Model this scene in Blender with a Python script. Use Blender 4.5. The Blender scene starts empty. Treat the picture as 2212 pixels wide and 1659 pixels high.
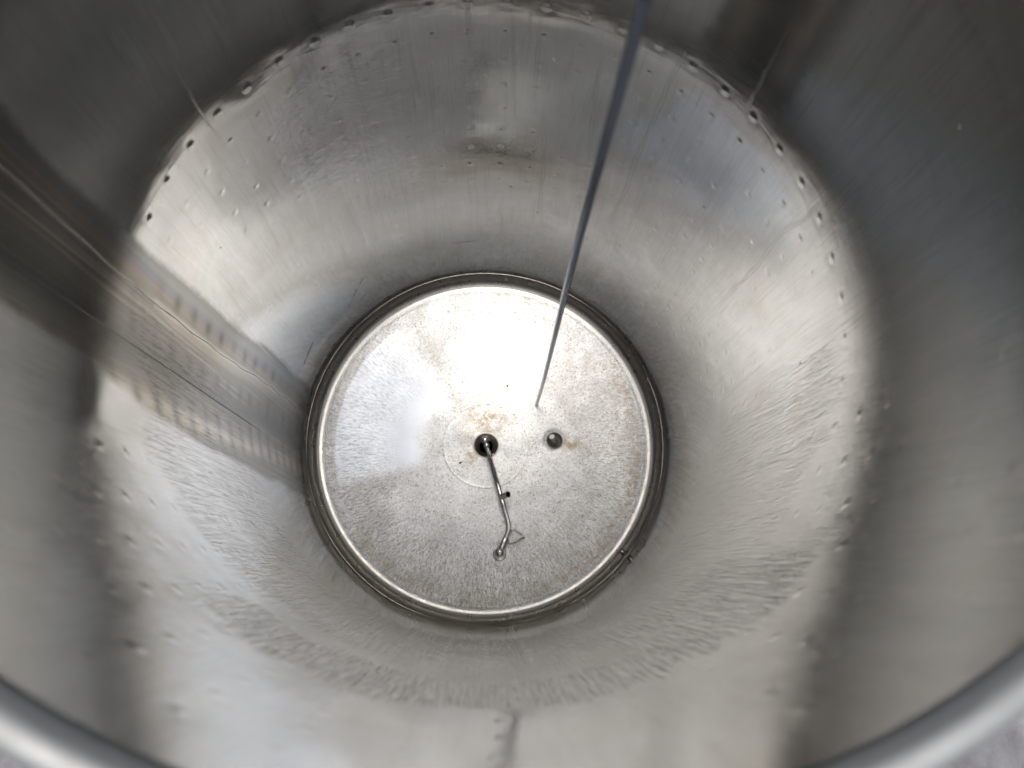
import bpy, math, random
import numpy as np
from mathutils import Vector, Matrix

scene = bpy.context.scene
C = scene.collection
R = 0.5                      # inner radius of the tank in metres
HW = 4.11265                 # camera height above the wall/bottom weld, in radii
DX, DY = 0.00126, -0.76039   # camera offset from the axis, in radii

# ------------------------------------------------------------------ camera
cam_d = bpy.data.cameras.new('camera')
cam = bpy.data.objects.new('camera', cam_d)
C.objects.link(cam)
rgt = Vector((0.99833168, 0.03956307, 0.0420549))
up = Vector((-0.04897289, 0.96602372, 0.25377122))
fwd = Vector((0.03058607, 0.2554074, -0.9663496))
bk = -fwd.normalized(); rgt.normalize(); up = bk.cross(rgt).normalized()
M = Matrix((rgt, up, bk)).transposed().to_4x4()
M.translation = Vector((DX * R, DY * R, HW * R))
cam.matrix_world = M
cam_d.sensor_width = 36.0
cam_d.lens = 1599.13 / 2212.0 * 36.0
cam_d.clip_start = 0.01
cam_d.clip_end = 500
cam_d.dof.use_dof = True
cam_d.dof.focus_distance = 3.3 * R
cam_d.dof.aperture_fstop = 26.0 / 8.0
scene.camera = cam

# ------------------------------------------------------------------ light
SUN_EL, SUN_AZ = 62.0, 186.0       # the sky above the opening is bright cloud
world = bpy.data.worlds.new('World'); scene.world = world
world.use_nodes = True
wn = world.node_tree
for n in list(wn.nodes): wn.nodes.remove(n)
wo = wn.nodes.new('ShaderNodeOutputWorld'); bg = wn.nodes.new('ShaderNodeBackground')
sky = wn.nodes.new('ShaderNodeTexSky'); sky.sky_type = 'NISHITA'; sky.sun_disc = False
sky.sun_elevation = math.radians(SUN_EL); sky.sun_rotation = math.radians(SUN_AZ)
sky.air_density = 1.0; sky.dust_density = 4.0; sky.ozone_density = 1.0
hs = wn.nodes.new('ShaderNodeHueSaturation'); hs.inputs['Saturation'].default_value = 0.45
wn.links.new(sky.outputs[0], hs.inputs['Color']); wn.links.new(hs.outputs[0], bg.inputs[0])
bg.inputs[1].default_value = 0.15
wn.links.new(bg.outputs[0], wo.inputs[0])

sd = bpy.data.lights.new('sun', 'SUN'); sun = bpy.data.objects.new('sun', sd); C.objects.link(sun)
sd.energy = 0.55; sd.angle = math.radians(26); sd.color = (1.0, 0.995, 0.985)
el, az = math.radians(SUN_EL), math.radians(SUN_AZ)
sdir = Vector((math.cos(el) * math.sin(az), math.cos(el) * math.cos(az), math.sin(el)))
sun.rotation_euler = sdir.to_track_quat('Z', 'Y').to_euler()
sun.location = (0, 0, 6)

vs = scene.view_settings
vs.view_transform = 'Standard'; vs.look = 'None'; vs.gamma = 1.0; vs.use_curve_mapping = False
vs.exposure = 1.22

scene.cycles.max_bounces = 16
scene.cycles.glossy_bounces = 16
scene.cycles.diffuse_bounces = 4
scene.cycles.sample_clamp_indirect = 12
scene.cycles.blur_glossy = 0.3
scene.cycles.use_denoising = True
try:
    scene.cycles.denoiser = 'OPENIMAGEDENOISE'
except Exception:
    pass

# ------------------------------------------------------------------ helpers
def tag(o, label=None, cat=None, group=None, kind=None):
    if label: o['label'] = label
    if cat: o['category'] = cat
    if group: o['group'] = group
    if kind: o['kind'] = kind
    return o

def link(name, me, mat, parent=None, smooth=True):
    if mat: me.materials.append(mat)
    if smooth: me.polygons.foreach_set('use_smooth', np.ones(len(me.polygons), bool))
    o = bpy.data.objects.new(name, me); C.objects.link(o)
    if parent: o.parent = parent
    return o

def mesh(verts, faces):
    me = bpy.data.meshes.new('m'); me.from_pydata([tuple(v) for v in verts], [], faces); me.validate(); me.update(); return me

def grid_mesh(P, wrap=True, cull=None):
    """P: (nv, nu, 3) array, u is the ring direction."""
    nv, nu, _ = P.shape
    me = bpy.data.meshes.new('m')
    me.vertices.add(nv * nu); me.vertices.foreach_set('co', P.reshape(-1).astype(np.float32))
    idx = np.arange(nv * nu).reshape(nv, nu)
    if wrap:
        nx = np.roll(idx, -1, axis=1)
        a, b, c, d = idx[:-1], nx[:-1], nx[1:], idx[1:]
    else:
        a, b, c, d = idx[:-1, :-1], idx[:-1, 1:], idx[1:, 1:], idx[1:, :-1]
    q = np.stack([a, b, c, d], -1).reshape(-1, 4)
    if cull is not None:
        fl = cull.reshape(-1)
        q = q[~fl[q].all(1)]
    n = len(q)
    me.loops.add(n * 4); me.loops.foreach_set('vertex_index', q.reshape(-1).astype(np.int32))
    me.polygons.add(n)
    me.polygons.foreach_set('loop_start', (np.arange(n) * 4).astype(np.int32))
    me.update(calc_edges=True)
    return me, q

def attr(me, name, arr, kind='FLOAT'):
    a = me.attributes.new(name, kind, 'POINT')
    if kind == 'FLOAT': a.data.foreach_set('value', arr.reshape(-1).astype(np.float32))
    elif kind == 'FLOAT_VECTOR': a.data.foreach_set('vector', arr.reshape(-1).astype(np.float32))
    else:
        col = np.ones((arr.reshape(-1, 3).shape[0], 4), np.float32); col[:, :3] = arr.reshape(-1, 3)
        a.data.foreach_set('color', col.reshape(-1))

def lathe(profile, n=128, center=(0, 0, 0)):
    a = np.linspace(0, 2 * np.pi, n, endpoint=False)
    pr = np.array(profile)
    P = np.stack([pr[:, 0, None] * np.cos(a), pr[:, 0, None] * np.sin(a), pr[:, 1, None] + 0 * a], -1) + np.array(center)
    return grid_mesh(P)[0]

def tube(path, rad, n=24, caps=True):
    pts = [Vector(p) for p in path]
    rr = rad if hasattr(rad, '__len__') else [rad] * len(pts)
    V, F = [], []
    t = (pts[1] - pts[0]).normalized()
    nrm = t.orthogonal().normalized()
    for i, p in enumerate(pts):
        if i == 0: t2 = (pts[1] - pts[0]).normalized()
        elif i == len(pts) - 1: t2 = (pts[-1] - pts[-2]).normalized()
        else: t2 = ((pts[i + 1] - p).normalized() + (p - pts[i - 1]).normalized()).normalized()
        nrm = (nrm - t2 * nrm.dot(t2)).normalized(); bn = t2.cross(nrm)
        for k in range(n):
            a = 2 * math.pi * k / n
            V.append(p + (nrm * math.cos(a) + bn * math.sin(a)) * rr[i])
    for i in range(len(pts) - 1):
        for k in range(n):
            F.append((i * n + k, i * n + (k + 1) % n, (i + 1) * n + (k + 1) % n, (i + 1) * n + k))
    if caps:
        F.append(tuple(range(n - 1, -1, -1))); F.append(tuple((len(pts) - 1) * n + k for k in range(n)))
    return mesh(V, F)

def smooth_path(pts, rad, seg=10):
    """round the corners of a polyline"""
    P = [Vector(p) for p in pts]; out = [P[0]]
    for i in range(1, len(P) - 1):
        a, b = (P[i - 1] - P[i]), (P[i + 1] - P[i])
        ra = min(rad, a.length * .45, b.length * .45)
        s, e = P[i] + a.normalized() * ra, P[i] + b.normalized() * ra
        for k in range(seg + 1):
            t = k / seg; out.append(s * (1 - t) ** 2 + P[i] * 2 * t * (1 - t) + e * t * t)
    out.append(P[-1]); return out

def sphere(c, r, nu=32, nv=20, squash=1.0):
    pr = [(max(r * math.sin(math.pi * i / nv), 1e-5), -r * math.cos(math.pi * i / nv) * squash) for i in range(nv + 1)]
    return lathe(pr, nu, c)

# ------------------------------------------------------------------ node helpers
class NT:
    def __init__(s, name):
        s.m = bpy.data.materials.new(name); s.m.use_nodes = True; s.t = s.m.node_tree
        for n in list(s.t.nodes): s.t.nodes.remove(n)
        s.out = s.n('ShaderNodeOutputMaterial'); s.b = s.n('ShaderNodeBsdfPrincipled')
        s.t.links.new(s.b.outputs[0], s.out.inputs[0])
    def n(s, typ, **kw):
        n = s.t.nodes.new(typ)
        for k, v in kw.items():
            setattr(n, k, v)
        return n
    def put(s, sock, v):
        if isinstance(v, bpy.types.NodeSocket): s.t.links.new(v, sock)
        else: sock.default_value = v
    def set(s, name, v): s.put(s.b.inputs[name], v)
    def attr(s, name, out='Fac'):
        return s.n('ShaderNodeAttribute', attribute_name=name).outputs[out]
    def scale(s, vec, sc):
        n = s.n('ShaderNodeVectorMath', operation='MULTIPLY'); s.put(n.inputs[0], vec); n.inputs[1].default_value = sc; return n.outputs[0]
    def noise(s, vec, scale=1.0, detail=3, rough=.5, dist=0.0, dim='3D'):
        n = s.n('ShaderNodeTexNoise', noise_dimensions=dim); s.put(n.inputs['Vector'], vec)
        n.inputs['Scale'].default_value = scale; n.inputs['Detail'].default_value = detail
        n.inputs['Roughness'].default_value = rough; n.inputs['Distortion'].default_value = dist
        return n.outputs['Fac']
    def vor(s, vec, scale=1.0, feature='F1', out='Distance'):
        n = s.n('ShaderNodeTexVoronoi', feature=feature); s.put(n.inputs['Vector'], vec); n.inputs['Scale'].default_value = scale
        return n.outputs[out]
    def ramp(s, fac, stops):
        n = s.n('ShaderNodeMapRange'); s.put(n.inputs['Value'], fac)
        n.inputs['From Min'].default_value, n.inputs['From Max'].default_value = stops[0], stops[1]
        n.inputs['To Min'].default_value, n.inputs['To Max'].default_value = stops[2], stops[3]
        return n.outputs[0]
    def math(s, op, a, b=0.0, clamp=False):
        n = s.n('ShaderNodeMath', operation=op, use_clamp=clamp); s.put(n.inputs[0], a); s.put(n.inputs[1], b); return n.outputs[0]
    def mix(s, fac, a, b):
        n = s.n('ShaderNodeMix', data_type='RGBA'); s.put(n.inputs[0], fac); s.put(n.inputs[6], a); s.put(n.inputs[7], b); return n.outputs[2]
    def bump(s, h, strength=1.0, dist=0.001, normal=None):
        n = s.n('ShaderNodeBump'); s.put(n.inputs['Height'], h)
        n.inputs['Strength'].default_value = strength; n.inputs['Distance'].default_value = dist
        if normal: s.put(n.inputs['Normal'], normal)
        return n.outputs[0]

def col(r, g, b): return (r, g, b, 1.0)

# ------------------------------------------------------------------ materials
# brushed wall sheet
w = NT('wall_steel')
uv = w.attr('wall_uv', 'Vector')
grain = w.noise(w.scale(uv, (900, 14, 1)), 1, 4, .6)          # fine vertical grain
grain2 = w.noise(w.scale(uv, (150, 900, 1)), 1, 2, .5)
cloud = w.noise(w.scale(uv, (5, 4, 1)), 1, 4, .6, .4)
swirl = w.noise(w.scale(uv, (9, 40, 1)), 1, 3, .5, .8)
strip = w.attr('strip'); drip = w.attr('drip'); dirt = w.attr('dirt'); edge = w.attr('drip_edge')
base = w.mix(w.ramp(cloud, (.3, .7, 0, 1)), col(.635, .64, .64), col(.585, .588, .584))
hue = w.noise(w.scale(uv, (3, 6, 1)), 1.7, 3, .5, .8)  # blotchy reddish and greenish reflections imitated in the base colour
base = w.mix(w.ramp(hue, (.50, .68, 0, .55)), base, col(.60, .575, .55))
base = w.mix(w.ramp(hue, (.48, .32, 0, .5)), base, col(.55, .575, .56))
film = w.noise(w.scale(uv, (260, 7, 1)), 1, 4, .65)
film2 = w.noise(w.scale(uv, (34, 5, 1)), 1, 5, .65, .6)
base = w.mix(w.ramp(film, (.52, .72, 0, .45)), base, col(.40, .395, .37))
base = w.mix(w.ramp(film2, (.54, .72, 0, .40)), base, col(.44, .435, .41))
base = w.mix(w.ramp(film2, (.46, .28, 0, .5)), base, col(.71, .715, .71))
base = w.mix(strip, base, w.attr('tint', 'Color'))
base = w.mix(w.math('MULTIPLY', drip, .35), base, col(.50, .49, .45))
base = w.mix(w.math('MULTIPLY', edge, .5), base, col(.30, .28, .24))
specks = w.vor(w.scale(uv, (60, 60, 1)), 1)
spk = w.math('MULTIPLY', w.math('LESS_THAN', specks, .045), w.math('GREATER_THAN', w.noise(w.scale(uv, (9, 9, 1)), 1, 2), .56))
base = w.mix(w.math('MULTIPLY', spk, .75), base, col(.12, .10, .08))
base = w.mix(dirt, base, col(.06, .05, .04))
w.set('Base Color', base); w.set('Metallic', w.math('SUBTRACT', 1.0, w.math('MULTIPLY', dirt, .8)))
rg = w.ramp(cloud, (.25, .75, .05, .09))
rg = w.math('ADD', rg, w.ramp(film, (.5, .7, 0, .035)))
rg = w.math('ADD', rg, w.math('MULTIPLY', strip, .08))
rg = w.math('ADD', rg, w.math('MULTIPLY', drip, .12))
rg = w.math('ADD', rg, w.ramp(grain, (.3, .7, -.02, .03)))
w.set('Roughness', rg)
fuzz = w.attr('fuzz')
b1 = w.bump(w.math('MULTIPLY', grain, w.math('ADD', w.math('MULTIPLY', fuzz, .55), .14)), .8, .00020)
b2 = w.bump(grain2, .4, .000025, b1)
wavy = w.attr('wavy'); curl = w.attr('curl')
wav = w.noise(w.scale(uv, (250, 15, 1)), 1, 3, .55, 1.2)
crl = w.noise(w.scale(uv, (34, 46, 1)), 1, 4, .6, 2.6)
b2 = w.bump(w.math('MULTIPLY', w.math('SUBTRACT', wav, .5), wavy), 1.0, .0024, b2)
b2 = w.bump(w.math('MULTIPLY', w.math('SUBTRACT', crl, .5), curl), 1.0, .00045, b2)
b3 = w.bump(swirl, .4, .0003, b2)
w.set('Normal', b3)
MAT_WALL = w.m

# bottom plate
f = NT('bottom_steel')
pol = f.attr('polar', 'Vector')      # x radial, y arc length at radius, z angle
tc = f.n('ShaderNodeTexCoord').outputs['Object']
cells = f.vor(f.scale(tc, (1, 1, 1)), 95, 'DISTANCE_TO_EDGE')
fine = f.noise(f.scale(tc, (1, 1, 1)), 190, 4, .65, 1.2)
rad = f.noise(f.scale(pol, (30, 0, 70)), 1, 4, .65, .8)
rad2 = f.noise(f.scale(pol, (30, 0, 100)), 1, 3, .6, .8)
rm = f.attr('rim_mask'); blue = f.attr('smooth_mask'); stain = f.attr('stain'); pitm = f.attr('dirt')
med = f.noise(tc, 14, 4, .6, .5)
base = f.mix(f.ramp(med, (.3, .7, 0, 1)), col(.52, .517, .507), col(.41, .402, .385))
base = f.mix(f.math('MULTIPLY', blue, .8), base, col(.52, .54, .57))  # blue sky reflection painted into the base colour of the smooth sector
celll = f.ramp(cells, (.0, .06, 1, 0))
base = f.mix(f.math('MULTIPLY', celll, f.math('MULTIPLY', f.math('SUBTRACT', 1, blue), .6)), base, col(.33, .31, .27))
sp = f.math('MULTIPLY', f.math('LESS_THAN', f.vor(tc, 85), .19), f.math('GREATER_THAN', f.noise(tc, 22, 2), .5))
base = f.mix(f.math('MULTIPLY', f.math('MULTIPLY', sp, .7), f.math('SUBTRACT', 1, blue)), base, col(.16, .13, .09))
radm = f.math('MULTIPLY', f.math('MULTIPLY', f.ramp(rad2, (.50, .58, 0, 1)), rm), .7)
base = f.mix(radm, base, col(.24, .23, .20))
base = f.mix(f.math('MULTIPLY', f.math('MULTIPLY', f.ramp(fine, (.52, .62, 0, 1)), f.math('SUBTRACT', 1, blue)), .7), base, col(.22, .205, .175))
stn = f.math('MULTIPLY', stain, f.ramp(f.noise(tc, 60, 5, .7, 1.0), (.42, .62, 0, 1)))
base = f.mix(stn, base, col(.26, .19, .10))
base = f.mix(pitm, base, col(.05, .04, .03))
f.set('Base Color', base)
f.set('Metallic', f.math('SUBTRACT', f.math('SUBTRACT', 1.0, f.math('MULTIPLY', stn, .6)), f.math('MULTIPLY', pitm, .8), True))
rg = f.ramp(med, (.3, .7, .39, .46))
rg = f.math('ADD', rg, f.math('MULTIPLY', blue, .02))
f.set('Roughness', rg)
h = f.math('ADD', f.math('MULTIPLY', fine, f.math('SUBTRACT', 1.0, f.math('MULTIPLY', blue, .8))), f.math('MULTIPLY', rad, f.math('MULTIPLY', rm, 1.6)))
h = f.math('ADD', h, f.math('MULTIPLY', rad2, f.math('MULTIPLY', rm, .8)))
f.set('Normal', f.bump(h, .9, .0011))
MAT_BOT = f.m

def steel(name, c, rough, bs=0.0, bscale=200, stretch=(1, 1, 1)):
    s = NT(name); t = s.n('ShaderNodeTexCoord').outputs['Object']
    nz = s.noise(s.scale(t, stretch), bscale, 3, .6)
    s.set('Base Color', s.mix(s.ramp(nz, (.3, .7, 0, 1)), col(*c), col(*[x * .82 for x in c])))
    s.set('Metallic', 1.0); s.set('Roughness', s.ramp(nz, (.3, .7, rough * .85, rough * 1.15)))
    if bs: s.set('Normal', s.bump(nz, bs, .0003))
    return s.m
MAT_KNUCKLE = steel('knuckle_steel', (.42, .395, .355), .30, .15, 40)
MAT_RIM = steel('rim_steel', (.29, .29, .28), .58, .5, 30)
MAT_PIPE = steel('polished_steel', (.50, .49, .46), .10)
MAT_ROD = steel('rod_steel', (.13, .15, .21), .18, .1, 120)
MAT_WELD = steel('weld_steel', (.55, .53, .50), .30, .6, 300)
MAT_SUMP = steel('sump_steel', (.46, .43, .38), .38, .5, 180)
g = NT('sump_finish'); g.set('Base Color', g.mix(g.noise(g.n('ShaderNodeTexCoord').outputs['Object'], 90, 4), col(.34, .32, .28), col(.22, .20, .17))); g.set('Metallic', .35); g.set('Roughness', .5); MAT_SUMPW = g.m
d = NT('bore_shade'); d.set('Base Color', col(.012, .011, .010)); d.set('Roughness', .9); d.set('Specular IOR Level', .1); MAT_BORE_SHADE = d.m  # near-black colour stands in for the shade inside open pipes
d = NT('white_tip'); nz = d.noise(d.n('ShaderNodeTexCoord').outputs['Object'], 300, 3)
d.set('Base Color', d.mix(nz, col(.85, .83, .74), col(.7, .68, .58))); d.set('Roughness', .6); MAT_TIP = d.m
d = NT('dried_dirt'); d.set('Base Color', col(.035, .026, .018)); d.set('Roughness', .9); MAT_DIRT = d.m
g = NT('blocker_dark'); g.set('Base Color', g.mix(g.noise(g.n('ShaderNodeTexCoord').outputs['Object'], 2, 4), col(.05, .045, .04), col(.09, .08, .07))); g.set('Roughness', .8); MAT_BLOCKER = g.m  # dark finish of the added slab that blocks the sky
g = NT('concrete_floor'); t = g.n('ShaderNodeTexCoord').outputs['Object']
n1 = g.noise(t, 5, 6, .65, .5); n2 = g.noise(t, 60, 4, .7)
c0 = g.mix(g.ramp(n1, (.35, .65, 0, 1)), col(.06, .058, .062), col(.19, .185, .19))
c0 = g.mix(g.math('MULTIPLY', n2, .4), c0, col(.12, .12, .12))
g.set('Base Color', c0); g.set('Roughness', .85); g.set('Normal', g.bump(n2, .6, .004)); MAT_GROUND = g.m

# ------------------------------------------------------------------ setting
gm = mesh([(-60, -60, 0), (60, -60, 0), (60, 60, 0), (-60, 60, 0)], [(0, 1, 2, 3)])
go = link('ground', gm, MAT_GROUND, None, False); go.location = (0, 0, -0.62 * R); tag(go, kind='structure')

# unseen dark slab added high over the far side to darken the reflections
rv = [(x, y, z) for z in (4.5, 4.6) for y in (.9, 8) for x in (-8, 8)]
ro_ = link('sky_blocker', mesh(rv, [(0, 1, 3, 2), (4, 6, 7, 5), (0, 4, 5, 1), (2, 3, 7, 6), (0, 2, 6, 4), (1, 5, 7, 3)]), MAT_BLOCKER, None, False)
tag(ro_, kind='structure')

# ------------------------------------------------------------------ tank
tank = bpy.data.objects.new('steel_tank', None); C.objects.link(tank)
tag(tank, 'tall round stainless steel tank seen from its open top, dimpled mirror-like wall', 'tank')

STEP = 2 * math.pi / 50.0
TOP = (HW - 0.828) * R
rng = np.random.RandomState(7)
NU, NV = 1800, 860
WRAP = -13.9                                            # start of the sheet, hidden in the seam strip
ui = WRAP + np.arange(NU) / NU * 50.0                   # azimuth index (0 = far side, + = right)
dz = np.linspace(0.828, HW, NV)[::-1]                   # depth below camera, radii (bottom first)
U, D = np.meshgrid(ui, dz)
def idxwrap(u): return (u + 25.0) % 50.0 - 25.0
Uw = idxwrap(U)

def vnoise(nu, nv, seed):
    """periodic value noise on the sheet"""
    r = np.random.RandomState(seed); G = r.rand(nv + 2, nu)
    x = (U - WRAP) / 50.0 * nu; y = (D - .828) / (HW - .828) * nv
    xi = np.floor(x).astype(int); yi = np.clip(np.floor(y).astype(int), 0, nv)
    fx = x - xi; fy = y - yi; fx = fx * fx * (3 - 2 * fx); fy = fy * fy * (3 - 2 * fy)
    a = G[yi, xi % nu]; b = G[yi, (xi + 1) % nu]; c = G[yi + 1, xi % nu]; e = G[yi + 1, (xi + 1) % nu]
    return (a * (1 - fx) + b * fx) * (1 - fy) + (c * (1 - fx) + e * fx) * fy - .5

disp = np.zeros_like(U)                                  # + = outwards, metres
disp += 0.0015 * vnoise(14, 6, 1) + 0.0006 * vnoise(37, 16, 2) + 0.00012 * vnoise(110, 50, 3)
# dimples of the two jacket panels
def dimples(i0, i1, step, z0, z1, seed, amp=.00040, sg=.0085):
    global disp
    r = np.random.RandomState(seed)
    i = i0
    while i <= i1 + 1e-6:
        z = z0
        while z <= z1:
            ci = i + r.uniform(-.03, .03); cz = z + r.uniform(-.004, .004); am = amp * r.uniform(.7, 1.2)
            du = idxwrap(Uw[0] - ci); us = np.where(np.abs(du) < .55)[0]; vsl = np.where(np.abs(dz - cz) < .07)[0]
            if len(us) and len(vsl):
                aa = (du[us] * STEP)[None, :]; bb = (dz[vsl] - cz)[:, None]
                disp[np.ix_(vsl, us)] += -am * np.exp(-(aa ** 2 + bb ** 2) / (2 * sg * sg)) + am * .35 * np.exp(-(aa ** 2 + bb ** 2) / (2 * (2.2 * sg) ** 2))
            z += .1345
        i += step
dimples(-11, 14.2, 1.0, 1.955, 3.75, 3)
dimples(15.1, 33.9, 1.07, 1.0, 3.75, 4, .00042, .0088)

# masks -----------------------------------------------------------
def sstep(x, a, b):
    t = np.clip((x - a) / (b - a), 0, 1); return t * t * (3 - 2 * t)
zc = [0.8, 1.4, 1.9, 2.3, 2.8, 3.2, 3.7, 4.2]
upr = np.interp(D, zc, [-11.6, -11.7, -11.65, -11.5, -11.3, -11.1, -10.9, -10.8])
lor = np.interp(D, zc, [-14.6, -14.8, -15.1, -15.4, -15.6, -15.65, -15.6, -15.6])
lowe = np.interp(D, zc, [-13.9, -14.1, -14.34, -14.7, -14.75, -14.8, -14.8, -14.8])
rag = vnoise(520, 260, 5) * .05 + vnoise(180, 30, 41) * .06 + vnoise(60, 14, 42) * .25
mask = sstep(Uw + rag, lor - .14, lor + .14) * (1 - sstep(Uw + rag, upr - .12, upr + .12))
mask *= 1 - sstep(D, 3.95, 4.0) * .6
strip = mask * .96
seam = np.interp(D, zc, [-12.5, -12.5, -12.6, -12.55, -12.4, -12.15, -12.0, -11.9])
tint = np.zeros(U.shape + (3,)); tint[:] = (.31, .30, .28)
def lay(m, c):
    global tint
    tint = tint * (1 - m[..., None]) + np.array(c) * m[..., None]
st1 = vnoise(700, 6, 6); st2 = vnoise(260, 10, 8)
lay(np.clip(.5 + st1 * 1.8 + st2 * 1.2, 0, 1) * .8, (.24, .23, .205))
st3 = vnoise(1400, 5, 16)
lay(np.clip(st1 * 2.2 - .3 + st2, 0, 1) * .7, (.66, .64, .60))
lay(np.clip(st3 * 3 - .5, 0, 1) * .6, (.10, .095, .085))
t = (Uw - seam)
band = lambda a, s: np.exp(-((t - a) / s) ** 2)
lay(band(.75, .22) * .75, (.42, .45, .47))                 # blue-grey heat tint
lay(band(.52, .09) * .8, (.33, .35, .42))
lay(band(.40, .08) * .7, (.42, .34, .35))
lay(band(.25, .12) * .35, (.56, .50, .40))                 # straw
lay(band(0.0, .05 + .05 * (D > 2.1)) * .9, (.72, .70, .66))  # the bead
lay(band(-.18, .14) * .6 * sstep(D, 2.0, 2.3), (.60, .54, .46))
per = .5 + .5 * np.cos(2 * np.pi * (D / .1345 + .25))  # blurred serrated reflections painted into the strip colour at dimple spacing
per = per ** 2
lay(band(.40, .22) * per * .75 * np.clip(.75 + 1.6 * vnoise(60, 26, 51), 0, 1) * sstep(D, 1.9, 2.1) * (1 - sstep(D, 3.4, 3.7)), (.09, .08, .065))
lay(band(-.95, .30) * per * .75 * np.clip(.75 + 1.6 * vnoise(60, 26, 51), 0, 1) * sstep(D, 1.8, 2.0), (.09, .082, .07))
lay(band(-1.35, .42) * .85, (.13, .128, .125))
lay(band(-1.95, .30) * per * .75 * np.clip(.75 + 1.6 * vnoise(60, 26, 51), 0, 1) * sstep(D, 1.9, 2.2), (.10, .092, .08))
lay(band(-2.5, .28) * (1 - per) * .7, (.80, .74, .62))  # warm highlights painted between the dark rows
# repair patches near the foot of the strip
ptc = (np.abs(D - 3.93) < .09) & ((vnoise(90, 30, 9) + vnoise(300, 60, 10)) > .02)
lay(ptc * .8, (.20, .185, .165))

drip = np.zeros_like(U); dedge = np.zeros_like(U)
def streak(pts, wd, k=1.0, e=1.0, wob=.04, seed=0, fade=True):
    global drip, dedge
    pts = sorted(pts, key=lambda p: p[1])
    zz = [p[1] for p in pts]; uu = [p[0] for p in pts]
    rows = np.where((dz > zz[0]) & (dz < zz[-1]))[0]
    if not len(rows): return
    r = np.random.RandomState(seed + 11); zs = dz[rows]
    wv = np.interp(zs, np.linspace(zz[0], zz[-1], 26), r.uniform(-1, 1, 26)) * wob
    cu = np.interp(zs, zz, uu) + wv
    ww = wd * np.interp(zs, np.linspace(zz[0], zz[-1], 16), r.uniform(.6, 1.4, 16))
    fd = np.sin(np.pi * np.clip((zs - zz[0]) / (zz[-1] - zz[0]), 0, 1)) ** .3 if fade else 1
    du = np.abs(idxwrap(Uw[rows] - cu[:, None])) * STEP
    core = np.clip(1 - (du / ww[:, None]) ** 4, 0, 1)
    ed = np.exp(-((du - ww[:, None]) / (.0022)) ** 2)
    drip[rows] = np.maximum(drip[rows], core * k * (fd[:, None] if fade else 1))
    dedge[rows] = np.maximum(dedge[rows], ed * e * (fd[:, None] if fade else 1))
S = [([(-8.31, 1.2), (-8.27, 1.56), (-8.3, 1.71), (-8.29, 1.95), (-8.17, 2.2)], .0045, 1.0, .2),
     ([(4.7, 1.9), (4.56, 2.11), (4.55, 2.24), (4.45, 2.54), (4.5, 2.78), (4.4, 3.1)], .006, .6, .8),
     ([(9.75, 1.9), (9.72, 2.02), (9.49, 2.17), (9.62, 2.39), (9.51, 2.88)], .007, .8, .8),
     ([(-1.01, 1.8), (-1.0, 1.95), (-.97, 2.18)], .007, .5, .6), ([(.16, 2.0), (.31, 2.36), (.42, 2.57)], .004, .5, .7),
     ([(.63, 1.9), (.59, 2.1)], .004, .6, .5), ([(.86, 2.0), (.94, 2.41), (.93, 2.53)], .006, .4, .6),
     ([(1.3, 2.5), (1.53, 2.9), (1.61, 3.21), (1.86, 3.44)], .007, .6, .7), ([(2.63, 2.1), (2.75, 2.4), (2.98, 2.7), (3.04, 2.89), (3.07, 3.1)], .006, .5, .6),
     ([(5.5, 2.0), (5.38, 2.63), (5.3, 3.0)], .003, .7, .1), ([(6.66, 1.6), (6.69, 1.81), (6.72, 1.97)], .008, .9, .4),
     ([(7.4, 2.2), (7.3, 3.0)], .003, .5, .3), ([(11.9, 2.1), (12.4, 3.0)], .003, .5, .3), ([(-2.6, 2.1), (-2.5, 2.4)], .004, .5, .5)]
for k, (pp, wd, kk, ee) in enumerate(S): streak(pp, wd, kk, ee, .022, k)
r = np.random.RandomState(21)
for k in range(46):                                       # many short faint runs on the far side
    u0 = r.uniform(-5, 12); z0 = r.uniform(1.95, 3.3); ln = r.uniform(.1, .6)
    streak([(u0, z0), (u0 + r.uniform(-.1, .1), z0 + ln)], r.uniform(.0015, .004), r.uniform(.1, .4), r.uniform(.1, .4), .03, 100 + k)
# the thin bright lines inside the seam strip
streak([(-13.7, 1.9), (-14.1, 2.4), (-14.3, 2.9), (-14.4, 3.6)], .0028, 1.0, 0, .08, 60)
streak([(-14.9, 1.9), (-15.1, 2.3), (-15.0, 2.8)], .003, .8, .2, .1, 61)

dirt = np.zeros_like(U)
def blob(u, z, ru, rz, k=1.0, seed=0):
    global dirt
    us = np.where(np.abs(idxwrap(Uw[0] - u)) * STEP < 3 * ru)[0]; vv = np.where(np.abs(dz - z) < 3 * rz)[0]
    if not len(us) or not len(vv): return
    rr = np.random.RandomState(seed + 5)
    a = idxwrap(Uw[0][us] - u)[None, :] * STEP / ru; b = (dz[vv] - z)[:, None] / rz
    th = np.arctan2(b, a + 0 * b); ph = rr.uniform(0, 6, 3)
    rad = 1 + .35 * np.sin(2 * th + ph[0]) + .25 * np.sin(3 * th + ph[1]) + .2 * np.sin(5 * th + ph[2])
    ix = np.ix_(vv, us); dirt[ix] = np.maximum(dirt[ix], k * (np.sqrt(a * a + b * b) < rad))
for k, (u, z, ru, rz, kk) in enumerate([(.35, 2.16, .004, .008, .8), (1.35, 2.19, .005, .010, .45), (.45, 3.08, .006, .006, .5),
        (2.0, 2.70, .003, .004, .7), (3.7, 3.35, .004, .008, .55), (1.55, 3.28, .004, .008, .5), (7.1, 2.5, .004, .006, .8),
        (-10.0, 2.4, .003, .005, .6), (6.5, 2.45, .004, .005, .5), (-1.9, 3.5, .003, .004, .5), (12.9, 2.25, .003, .004, .8), (10.8, 1.35, .004, .006, .8), (14.0, 1.3, .003, .005, .7)]):
    blob(u, z, ru, rz, kk, k)
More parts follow.
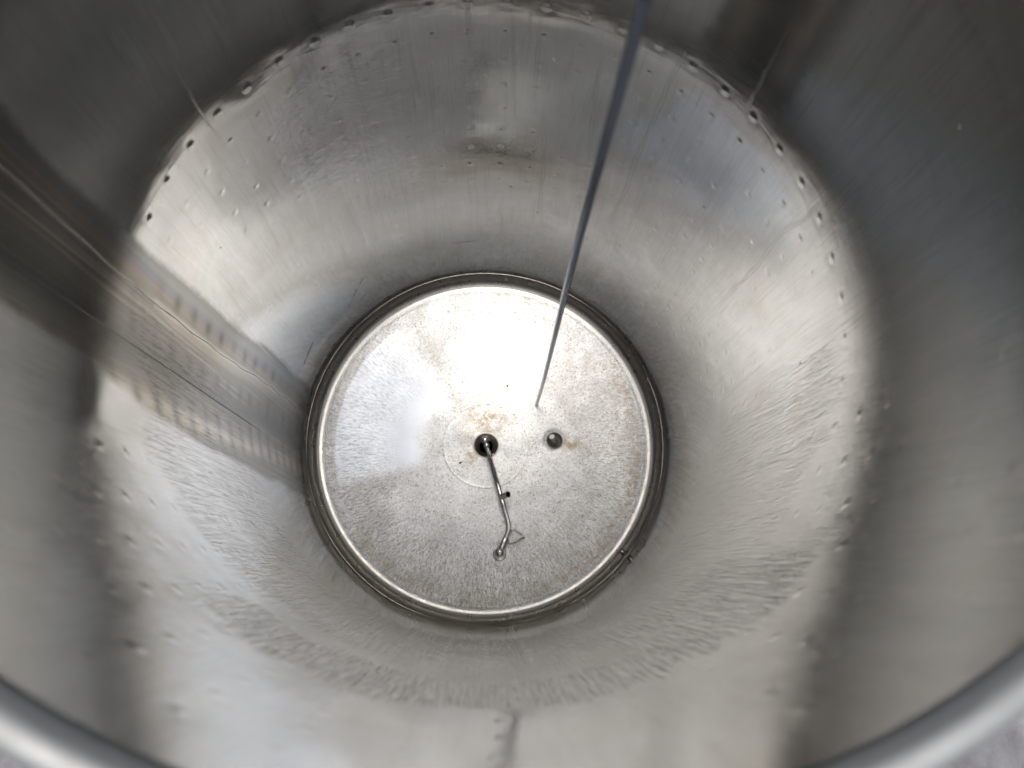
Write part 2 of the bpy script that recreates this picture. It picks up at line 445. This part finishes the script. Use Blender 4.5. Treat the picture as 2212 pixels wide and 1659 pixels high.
# scratches: thin dark strokes
def scratch(u0, z0, u1, z1, wd=.0025, k=.8, dots=False, seed=0):
    rr = np.random.RandomState(seed)
    n = int(max(8, math.hypot((u1 - u0) * STEP, z1 - z0) / .002))
    for i in range(n):
        q = i / n
        if dots and rr.rand() < .55: continue
        j = rr.uniform(-.6, .6) * wd * (2.2 if dots else .3)
        blob(u0 + (u1 - u0) * q, z0 + (z1 - z0) * q + j, wd * .8 * math.sin(math.pi * (q * .9 + .05)) + .0012, wd * .6 + .0008, k, i)
scratch(-1.86, 3.67, -.71, 3.665, .0035, .75); scratch(-5.95, 3.62, -7.13, 3.80, .004, .7, True, 3)
scratch(-9.3, 3.69, -10.3, 3.72, .006, .75, False); scratch(-6.0, 3.8, -6.6, 3.85, .006, .5, True, 9)
scratch(-5.35, 2.30, -4.55, 2.205, .0035, .8, True, 4)

# rippled areas of the sheet
nzm = vnoise(120, 40, 31) * .10 + vnoise(40, 12, 32) * .10
Dn = D + nzm
au = np.abs(Uw)
wavy = sstep(Dn, 1.46, 1.58) * (1 - sstep(Dn, 1.82, 1.98)) * sstep(au, 19.5, 21.0)
wavy = np.maximum(wavy, sstep(Dn, 2.08, 2.16) * (1 - sstep(Dn, 2.4, 2.8)) * sstep(au, 16.5, 20.0) * .7)
wavy = np.maximum(wavy, .9 * sstep(Dn, 1.55, 1.65) * (1 - sstep(Dn, 2.3, 2.5)) * sstep(Uw, 17.5, 19.0) * (1 - sstep(Uw, 21.5, 22.5)))
wavy = np.maximum(wavy, .35 * sstep(Dn, 1.9, 2.1) * (1 - sstep(Dn, 3.0, 3.3)) * sstep(au, 11.5, 14.0))
curl = sstep(Dn, 2.0, 2.2) * (1 - sstep(Dn, 2.9, 3.2)) * sstep(Uw, -8.0, -6.0) * (1 - sstep(Uw, -3.2, -1.6))
curl = np.maximum(curl, .25 * sstep(Dn, 2.0, 2.1) * (1 - sstep(Dn, 2.8, 3.1)) * sstep(Uw, -10, -9) * (1 - sstep(Uw, 5, 8)))
fuzz = sstep(Uw, 7.0, 10.5) * (1 - sstep(Uw, 21.5, 23.0)) * (1 - sstep(D + nzm, 2.05, 2.4))
fuzz = np.maximum(fuzz, .9 * (1 - sstep(Uw, -16.8, -15.8)) * sstep(Uw, -24.5, -22.5) * (1 - sstep(D + nzm, 1.75, 2.1)))
rho = R + disp
ang = U * STEP
X = rho * np.sin(ang); Y = rho * np.cos(ang); Z = (HW - D) * R
P = np.stack([X, Y, Z], -1)[:, ::-1]                     # reverse so normals face the axis
fl = lambda A: A[:, ::-1]
me, q = grid_mesh(P)
attr(me, 'strip', fl(strip)); attr(me, 'drip', fl(drip)); attr(me, 'fuzz', fl(fuzz)); attr(me, 'wavy', fl(wavy)); attr(me, 'curl', fl(curl)); attr(me, 'drip_edge', fl(dedge)); attr(me, 'dirt', fl(dirt * (dirt > 0)))
tint *= np.array([.70, .69, .67])
attr(me, 'tint', np.ascontiguousarray(tint[:, ::-1]), 'FLOAT_COLOR')
attr(me, 'wall_uv', np.ascontiguousarray(np.stack([(U - WRAP) * STEP * R, D * R, 0 * U], -1)[:, ::-1]), 'FLOAT_VECTOR')
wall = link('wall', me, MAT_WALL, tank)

# ---- dished bottom ------------------------------------------------
KN = 0.095          # knuckle radius
RE = 1.0 - KN       # where the dish starts
SE = 0.44           # slope of the dish at its edge
S_IN, R_IN = 0.07, 0.50   # slope of the flatter middle and where it ends
_rt = np.linspace(0, 1.0, 4001)
_r0 = RE + KN * math.sin(math.atan(SE))
_sl = np.where(_rt < R_IN, S_IN * _rt / R_IN, S_IN + (SE - S_IN) * np.clip((_rt - R_IN) / (_r0 - R_IN), 0, 1) ** 1.2)
_zt = np.concatenate([[0], np.cumsum((_sl[1:] + _sl[:-1]) / 2 * np.diff(_rt))])
_zt += -math.sqrt(KN ** 2 - (_r0 - RE) ** 2) - np.interp(_r0, _rt, _zt)
def dish_z(r):
    """height of the bottom plate in radii relative to the weld circle"""
    r = np.asarray(r, float)
    zk = -np.sqrt(np.clip(KN ** 2 - (r - RE) ** 2, 0, None))
    return np.where(r < _r0, np.interp(r, _rt, _zt), zk)
NA = 1440
rr_ = np.concatenate([np.linspace(.072, .9, 330), RE + KN * np.sin(np.linspace(math.asin((.9035 - RE) / KN) if .9035 > RE else 0, math.pi / 2, 46)[1:])])
aa = np.linspace(0, 2 * np.pi, NA, endpoint=False)
RR, AA = np.meshgrid(rr_, aa, indexing='ij')
ZZ = dish_z(RR)
BX, BY = RR * np.sin(AA), RR * np.cos(AA)
# port hole
PX, PY, PR = .403, .046, .046
dd = np.hypot(BX - PX, BY - PY); inside = dd < PR
ddc = np.maximum(dd, 1e-6)
nX = np.where(inside, PX + (BX - PX) / ddc * PR, BX); nY = np.where(inside, PY + (BY - PY) / ddc * PR, BY)
near = (dd < PR * 2.2)
ZZ = ZZ - .006 * np.exp(-((dd - PR) / .02) ** 2) * near
ZZ += .0010 * np.exp(-((RR - .25) / .006) ** 2)          # faint welded disc round the outlet
ZZ += .0004 * np.exp(-((RR - .955) / .004) ** 2)         # turned step on the knuckle
rb = np.random.RandomState(4)
for k in range(7):
    m_, a_ = rb.randint(1, 6), rb.uniform(0, 6)
    ZZ += .0022 * np.sin(m_ * AA + a_) * np.sin(np.pi * RR * rb.randint(1, 5)) / (1 + k * .3) * (RR < .9) * sstep(.9 - RR, 0, .2)
BP = np.stack([nX * R, nY * R, ZZ * R], -1)
me, q = grid_mesh(BP[:, ::-1], True, inside[:, ::-1])
def fa(A): return np.ascontiguousarray(A[:, ::-1])
ang_deg = np.degrees(AA) % 360
# low-frequency angular noise for the edges of the masks
an = sum(np.sin(k * AA + rb.uniform(0, 6)) * rb.uniform(.3, 1) for k in (2, 3, 5, 7, 11, 17)) / 4
rimm = sstep(RR + .05 * an * 1.0, .42, .70) * (1 - sstep(RR, .91, .93))
near_side = .45 + .55 * (1 - np.cos(AA)) / 2
rimm = rimm * near_side
# smoother sector on the left of the plate, sky reflection tinted into its colour
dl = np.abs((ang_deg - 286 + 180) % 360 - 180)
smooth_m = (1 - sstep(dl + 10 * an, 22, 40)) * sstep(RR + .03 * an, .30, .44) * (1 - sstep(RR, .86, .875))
stain = np.exp(-((BX - .0) ** 2 + (BY - .17) ** 2) / (2 * .085 ** 2)) * .9
stain = np.maximum(stain, np.exp(-((BX - .50) ** 2 / (2 * .06 ** 2) + (BY - .03) ** 2 / (2 * .03 ** 2))) * .9)
stain = np.maximum(stain, np.exp(-((BX + .10) ** 2 + (BY + .06) ** 2) / (2 * .05 ** 2)) * .7)
stain = np.maximum(stain, .15 * (RR > .2) * (RR < .9) * (np.cos(AA - 1.9) > -.1) * np.clip(np.cos(AA - 1.9) + .2, 0, 1))
stain = np.maximum(stain, sstep(RR, .80, .87) * (1 - sstep(RR, .9, .91)) * .55 * (np.cos(AA - 2.5) > 0))
bd = np.zeros_like(BX)
for k in range(90):
    a_, r_ = rb.uniform(-.6, 3.4), math.sqrt(rb.uniform(.02, .78)); s_ = rb.uniform(.0016, .0042)
    px_, py_ = r_ * math.sin(a_), r_ * math.cos(a_); rt = rb.uniform(0, 3)
    ex = ((BX - px_) * math.cos(rt) + (BY - py_) * math.sin(rt)) / s_; ey = (-(BX - px_) * math.sin(rt) + (BY - py_) * math.cos(rt)) / (s_ * rb.uniform(.4, 1))
    bd[(ex ** 2 + ey ** 2) < 1] = .85
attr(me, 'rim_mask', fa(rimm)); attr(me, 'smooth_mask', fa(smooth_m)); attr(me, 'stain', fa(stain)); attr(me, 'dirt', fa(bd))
attr(me, 'polar', fa(np.stack([RR, RR * AA, AA], -1)), 'FLOAT_VECTOR')
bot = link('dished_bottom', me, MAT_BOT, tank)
# knuckle is the same plate, turned and duller
me.materials.append(MAT_KNUCKLE)
pr_v = np.hypot(np.array([v for v in BP[:, ::-1].reshape(-1, 3)])[:, 0], BP[:, ::-1].reshape(-1, 3)[:, 1]) / R
n_p = len(me.polygons); qs = q[:n_p]
mi = (pr_v[qs].mean(1) > .935).astype(np.int32)
me.polygons.foreach_set('material_index', mi)

# welds
def torus_ring(rc, z, rm, n=360, jit=0, seed=0):
    r0 = np.random.RandomState(seed); js = 1 + jit * r0.uniform(-1, 1, n)
    a = np.linspace(0, 2 * np.pi, n, endpoint=False); b = np.linspace(0, 2 * np.pi, 13)
    Pp = np.stack([(rc + rm * js * np.cos(b)[:, None]) * np.sin(a), (rc + rm * js * np.cos(b)[:, None]) * np.cos(a), z + rm * js * np.sin(b)[:, None]], -1)
    return grid_mesh(Pp)[0]
link('ring_weld', torus_ring(R * 1.0, .004 * R, .0012 * R, 720, .15), MAT_KNUCKLE, tank)

# outlet: funnel collar and pipe, the shade in its bore painted near-black
zo = float(dish_z(.072))
o = link('outlet_collar', lathe([(.078 * R, (zo + .001) * R), (.074 * R, (zo + .0045) * R), (.070 * R, (zo + .002) * R), (.066 * R, (zo - .010) * R), (.0405 * R, (zo - .030) * R), (.0395 * R, (zo - .036) * R)], 96), MAT_SUMP, tank)
o2 = link('outlet_pipe', lathe([(.0398 * R, (zo - .033) * R), (.0398 * R, (zo - .30) * R), (.001 * R, (zo - .30) * R)], 64), MAT_BORE_SHADE, tank)

# small sump with the tapered pin
zp = float(dish_z(math.hypot(PX, PY)))
pc = (PX * R, PY * R, 0)
o = link('sump', lathe([((PR + .003) * R, (zp + .0065) * R), ((PR + .0005) * R, (zp + .007) * R), ((PR - .002) * R, (zp - .004) * R), ((PR - .004) * R, (zp - .035) * R), (.001 * R, (zp - .038) * R)], 64, pc), MAT_SUMPW, tank)
pb = Vector((PX * R + .004 * R, PY * R - .006 * R, (zp - .034) * R)); pt = Vector(((PX - .018) * R, (PY + .020) * R, (zp + .012) * R))
pin = link('pin', tube([pb, pb.lerp(pt, .6), pt], [.026 * R, .020 * R, .0155 * R], 32), MAT_SUMPW, o)
tip = link('pin_tip', tube([pt, pt + (pt - pb).normalized() * .002 * R], [.0155 * R, .0135 * R], 32), MAT_TIP, pin) if False else link('pin_tip', tube([pt + (pt - pb).normalized() * .0004 * R, pt + (pt - pb).normalized() * .003 * R], [.0175 * R, .0165 * R], 32), MAT_TIP, o)

# small boss in the knuckle, lower right
ab = 17.67 * STEP
bc = Vector((.985 * R * math.sin(ab), .985 * R * math.cos(ab), -.02 * R)); inn = Vector((-math.sin(ab), -math.cos(ab), .25)).normalized()
link('boss', tube([bc, bc + inn * .022 * R, bc + inn * .028 * R], [.015 * R, .0145 * R, .009 * R], 28), MAT_KNUCKLE, tank)

# seam bead running down the wall
bp = []
rs = np.random.RandomState(3)
for zd in np.linspace(.9, HW - .02, 240):
    u = np.interp(zd, zc, [-12.5, -12.5, -12.6, -12.55, -12.4, -12.15, -12.0, -11.9]) + .02 * math.sin(zd * 23) + rs.uniform(-.006, .006)
    a = u * STEP; bp.append((R * 1.0006 * math.sin(a), R * 1.0006 * math.cos(a), (HW - zd) * R))
link('vertical_weld', tube(bp, .0022 * R, 10), MAT_WELD, tank)

# rolled rim
nb = 28
prof = [((1.0 + .029 + .029 * math.cos(t)) * R, TOP + .029 * R * math.sin(t) - .010 * R) for t in [math.pi * 1.0 - k * 2 * math.pi / nb for k in range(nb + 1)]]
link('rolled_rim', lathe(prof, 360), MAT_RIM, tank)
# outer shell of the jacket
link('jacket', lathe([(1.055 * R, TOP - .045 * R), (1.06 * R, TOP - .07 * R), (1.07 * R, TOP - .12 * R), (1.07 * R, -.61 * R)], 200), MAT_RIM, tank)

# ------------------------------------------------------------------ pipe lying on the bottom
pipe = bpy.data.objects.new('bent_pipe', None); C.objects.link(pipe)
tag(pipe, 'bent polished steel pipe with ball ends lying on the tank bottom beside the outlet', 'pipe')
def F(x, y, h=0.0): return Vector((x * R, y * R, (float(dish_z(math.hypot(x, y))) + h) * R))
pr = .0135 * R
A_ = F(-.008, .022, .055); B_ = F(.105, -.30, .035); C_ = F(.158, -.475, .03); D_ = F(.106, -.615, .030)
B1 = A_.lerp(C_, .66)
pth = smooth_path([A_, C_, D_], .05 * R, 14)
link('tube', tube(pth, pr, 32), MAT_PIPE, pipe)
t0 = (C_ - A_).normalized(); t1 = (D_ - C_).normalized()
e0 = link('ball_end', sphere(A_, .024 * R), MAT_PIPE, pipe)
link('collar', tube([A_ + t0 * .018 * R, A_ + t0 * .030 * R, A_ + t0 * .036 * R, A_ + t0 * .048 * R], [.014 * R, .0165 * R, .0165 * R, .0138 * R], 32), MAT_PIPE, e0)
e1 = link('ball_end', sphere(D_, .025 * R), MAT_PIPE, pipe)
link('collar', tube([D_ - t1 * .018 * R, D_ - t1 * .030 * R, D_ - t1 * .036 * R, D_ - t1 * .048 * R], [.014 * R, .0165 * R, .0165 * R, .0138 * R], 32), MAT_PIPE, e1)
link('foot_disc', lathe([(.001 * R, .008 * R), (.033 * R, .008 * R), (.037 * R, .004 * R), (.037 * R, 0), (.001, 0)], 48, tuple(F(.106, -.625, .002))), MAT_SUMP, pipe)
# sleeve on the lower leg
link('sleeve', tube([C_.lerp(D_, .42), C_.lerp(D_, .46), C_.lerp(D_, .84), C_.lerp(D_, .87)], [pr * 1.02, pr * 1.22, pr * 1.22, pr * 1.02], 32), MAT_PIPE, pipe)
# open side stub facing up and to the right
q0 = A_.lerp(C_, .655)
sdv = Vector((.50, .12, .86)).normalized()
se = q0 + sdv * .074 * R
V0, V1 = q0 + sdv * .0 * R, se
stub = link('side_stub', tube([V0, V1], [.0172 * R, .0172 * R], 32, False), MAT_PIPE, pipe)
link('stub_bore', tube([V1 - sdv * .0006 * R, V0 + sdv * .012 * R, V0 + sdv * .0125 * R], [.0160 * R, .0160 * R, .0002 * R], 32, False), MAT_BORE_SHADE, stub)  # shade inside the stub, painted as a near-black lining
ringm = []
ou, ov = sdv.orthogonal().normalized(), None; ov = sdv.cross(ou)
link('stub_lip', tube([V1 + (ou * math.cos(2 * math.pi * k / 40) + ov * math.sin(2 * math.pi * k / 40)) * .0166 * R for k in range(41)], .0010 * R, 8, False), MAT_PIPE, stub)
# wire handle and locking pins
wp = smooth_path([F(.158, -.50, .012), F(.178, -.478, .014), F(.205, -.492, .014), F(.232, -.510, .014)], .01 * R, 5)
hd = link('wire_handle', tube(wp, .0032 * R, 10), MAT_SUMP, pipe)
link('wire_handle', tube(smooth_path([F(.145, -.535, .012), F(.165, -.560, .014), F(.245, -.522, .014)], .01 * R, 5), .0042 * R, 10), MAT_SUMP, pipe)
pp0 = A_.lerp(C_, .17)
link('locking_pin', tube([pp0 + Vector((.010, .004, .0)) * R, pp0 + Vector((.036, .006, .002)) * R], .0030 * R, 10), MAT_PIPE, pipe)
link('locking_pin', tube([pp0 + Vector((-.012, -.016, 0)) * R, pp0 + Vector((-.026, -.014, .0)) * R], .0032 * R, 10), MAT_RIM, pipe)
pp1 = C_.lerp(D_, .78)
link('locking_pin', tube([pp1 + Vector((-.012, .006, 0)) * R, pp1 + Vector((-.030, .014, .0)) * R], .0040 * R, 10), MAT_SUMP, pipe)

# ------------------------------------------------------------------ dip rod
rb_ = F(.290, .257, .002)
rt_ = Vector((.1703 * R, -.0579 * R, (HW - .761) * R))
rd = rt_ - rb_
rtop = rb_ + rd * 1.16
n_ = 80; cx = [rb_.lerp(rtop, k / n_) + Vector((.0016 * math.sin(k / n_ * 7.0 + .4), .0012 * math.sin(k / n_ * 11.0), 0)) * min(1, k / 8) for k in range(n_ + 1)]
rod = link('dip_rod', tube(cx, .0100 * R, 32), MAT_ROD)
tag(rod, 'long thin grey rod slanting down to the tank bottom beside the sump', 'rod')

# ------------------------------------------------------------------ loose dirt
def crumb(name, label, pos, nrm, s, seed, stretch=1.6):
    rr = random.Random(seed); V = []; Fc = []
    n = Vector(nrm).normalized(); a = n.orthogonal().normalized(); b = n.cross(a)
    rot = rr.uniform(0, 6.28); a, b = a * math.cos(rot) + b * math.sin(rot), b * math.cos(rot) - a * math.sin(rot)
    nu, nv = 12, 5
    for j in range(nv + 1):
        ph = math.pi / 2 * j / nv
        for i in range(nu):
            t = 2 * math.pi * i / nu; rad = s * (1 + .45 * math.sin(3 * t + seed) + .25 * math.sin(5 * t + 2 * seed))
            V.append(Vector(pos) + a * (rad * stretch * math.cos(t) * math.cos(ph)) + b * (rad * math.sin(t) * math.cos(ph)) + n * (s * .6 * math.sin(ph) * (1 + .2 * rr.random())))
    for j in range(nv):
        for i in range(nu):
            Fc.append((j * nu + i, j * nu + (i + 1) % nu, (j + 1) * nu + (i + 1) % nu, (j + 1) * nu + i))
    Fc.append(tuple(nv * nu + i for i in range(nu)))
    o = link(name, mesh(V, Fc), MAT_DIRT)
    tag(o, label, 'dirt speck', 'specks of dirt lying on the tank bottom')
crumb('dirt_speck', 'dark crumb on the tank bottom between the outlet and the foot of the rod', F(.110, .368, 0), (0, 0, 1), .0055 * R, 1)
crumb('dirt_speck', 'dark crumb on the tank bottom just left of the bent pipe below the outlet', F(-.145, -.110, 0), (0, 0, 1), .0055 * R, 2)
crumb('dirt_speck', 'small dark crumb right of the sump with the pin', F(.60, -.02, 0), (0, 0, 1), .0045 * R, 3)
crumb('dirt_speck', 'tiny dark crumb high on the bottom plate near the rod', F(.26, .76, 0), (0, 0, 1), .0042 * R, 4)
crumb('dirt_speck', 'tiny dark crumb halfway from the open side stub to the right edge', F(.58, -.22, 0), (0, 0, 1), .0035 * R, 5)
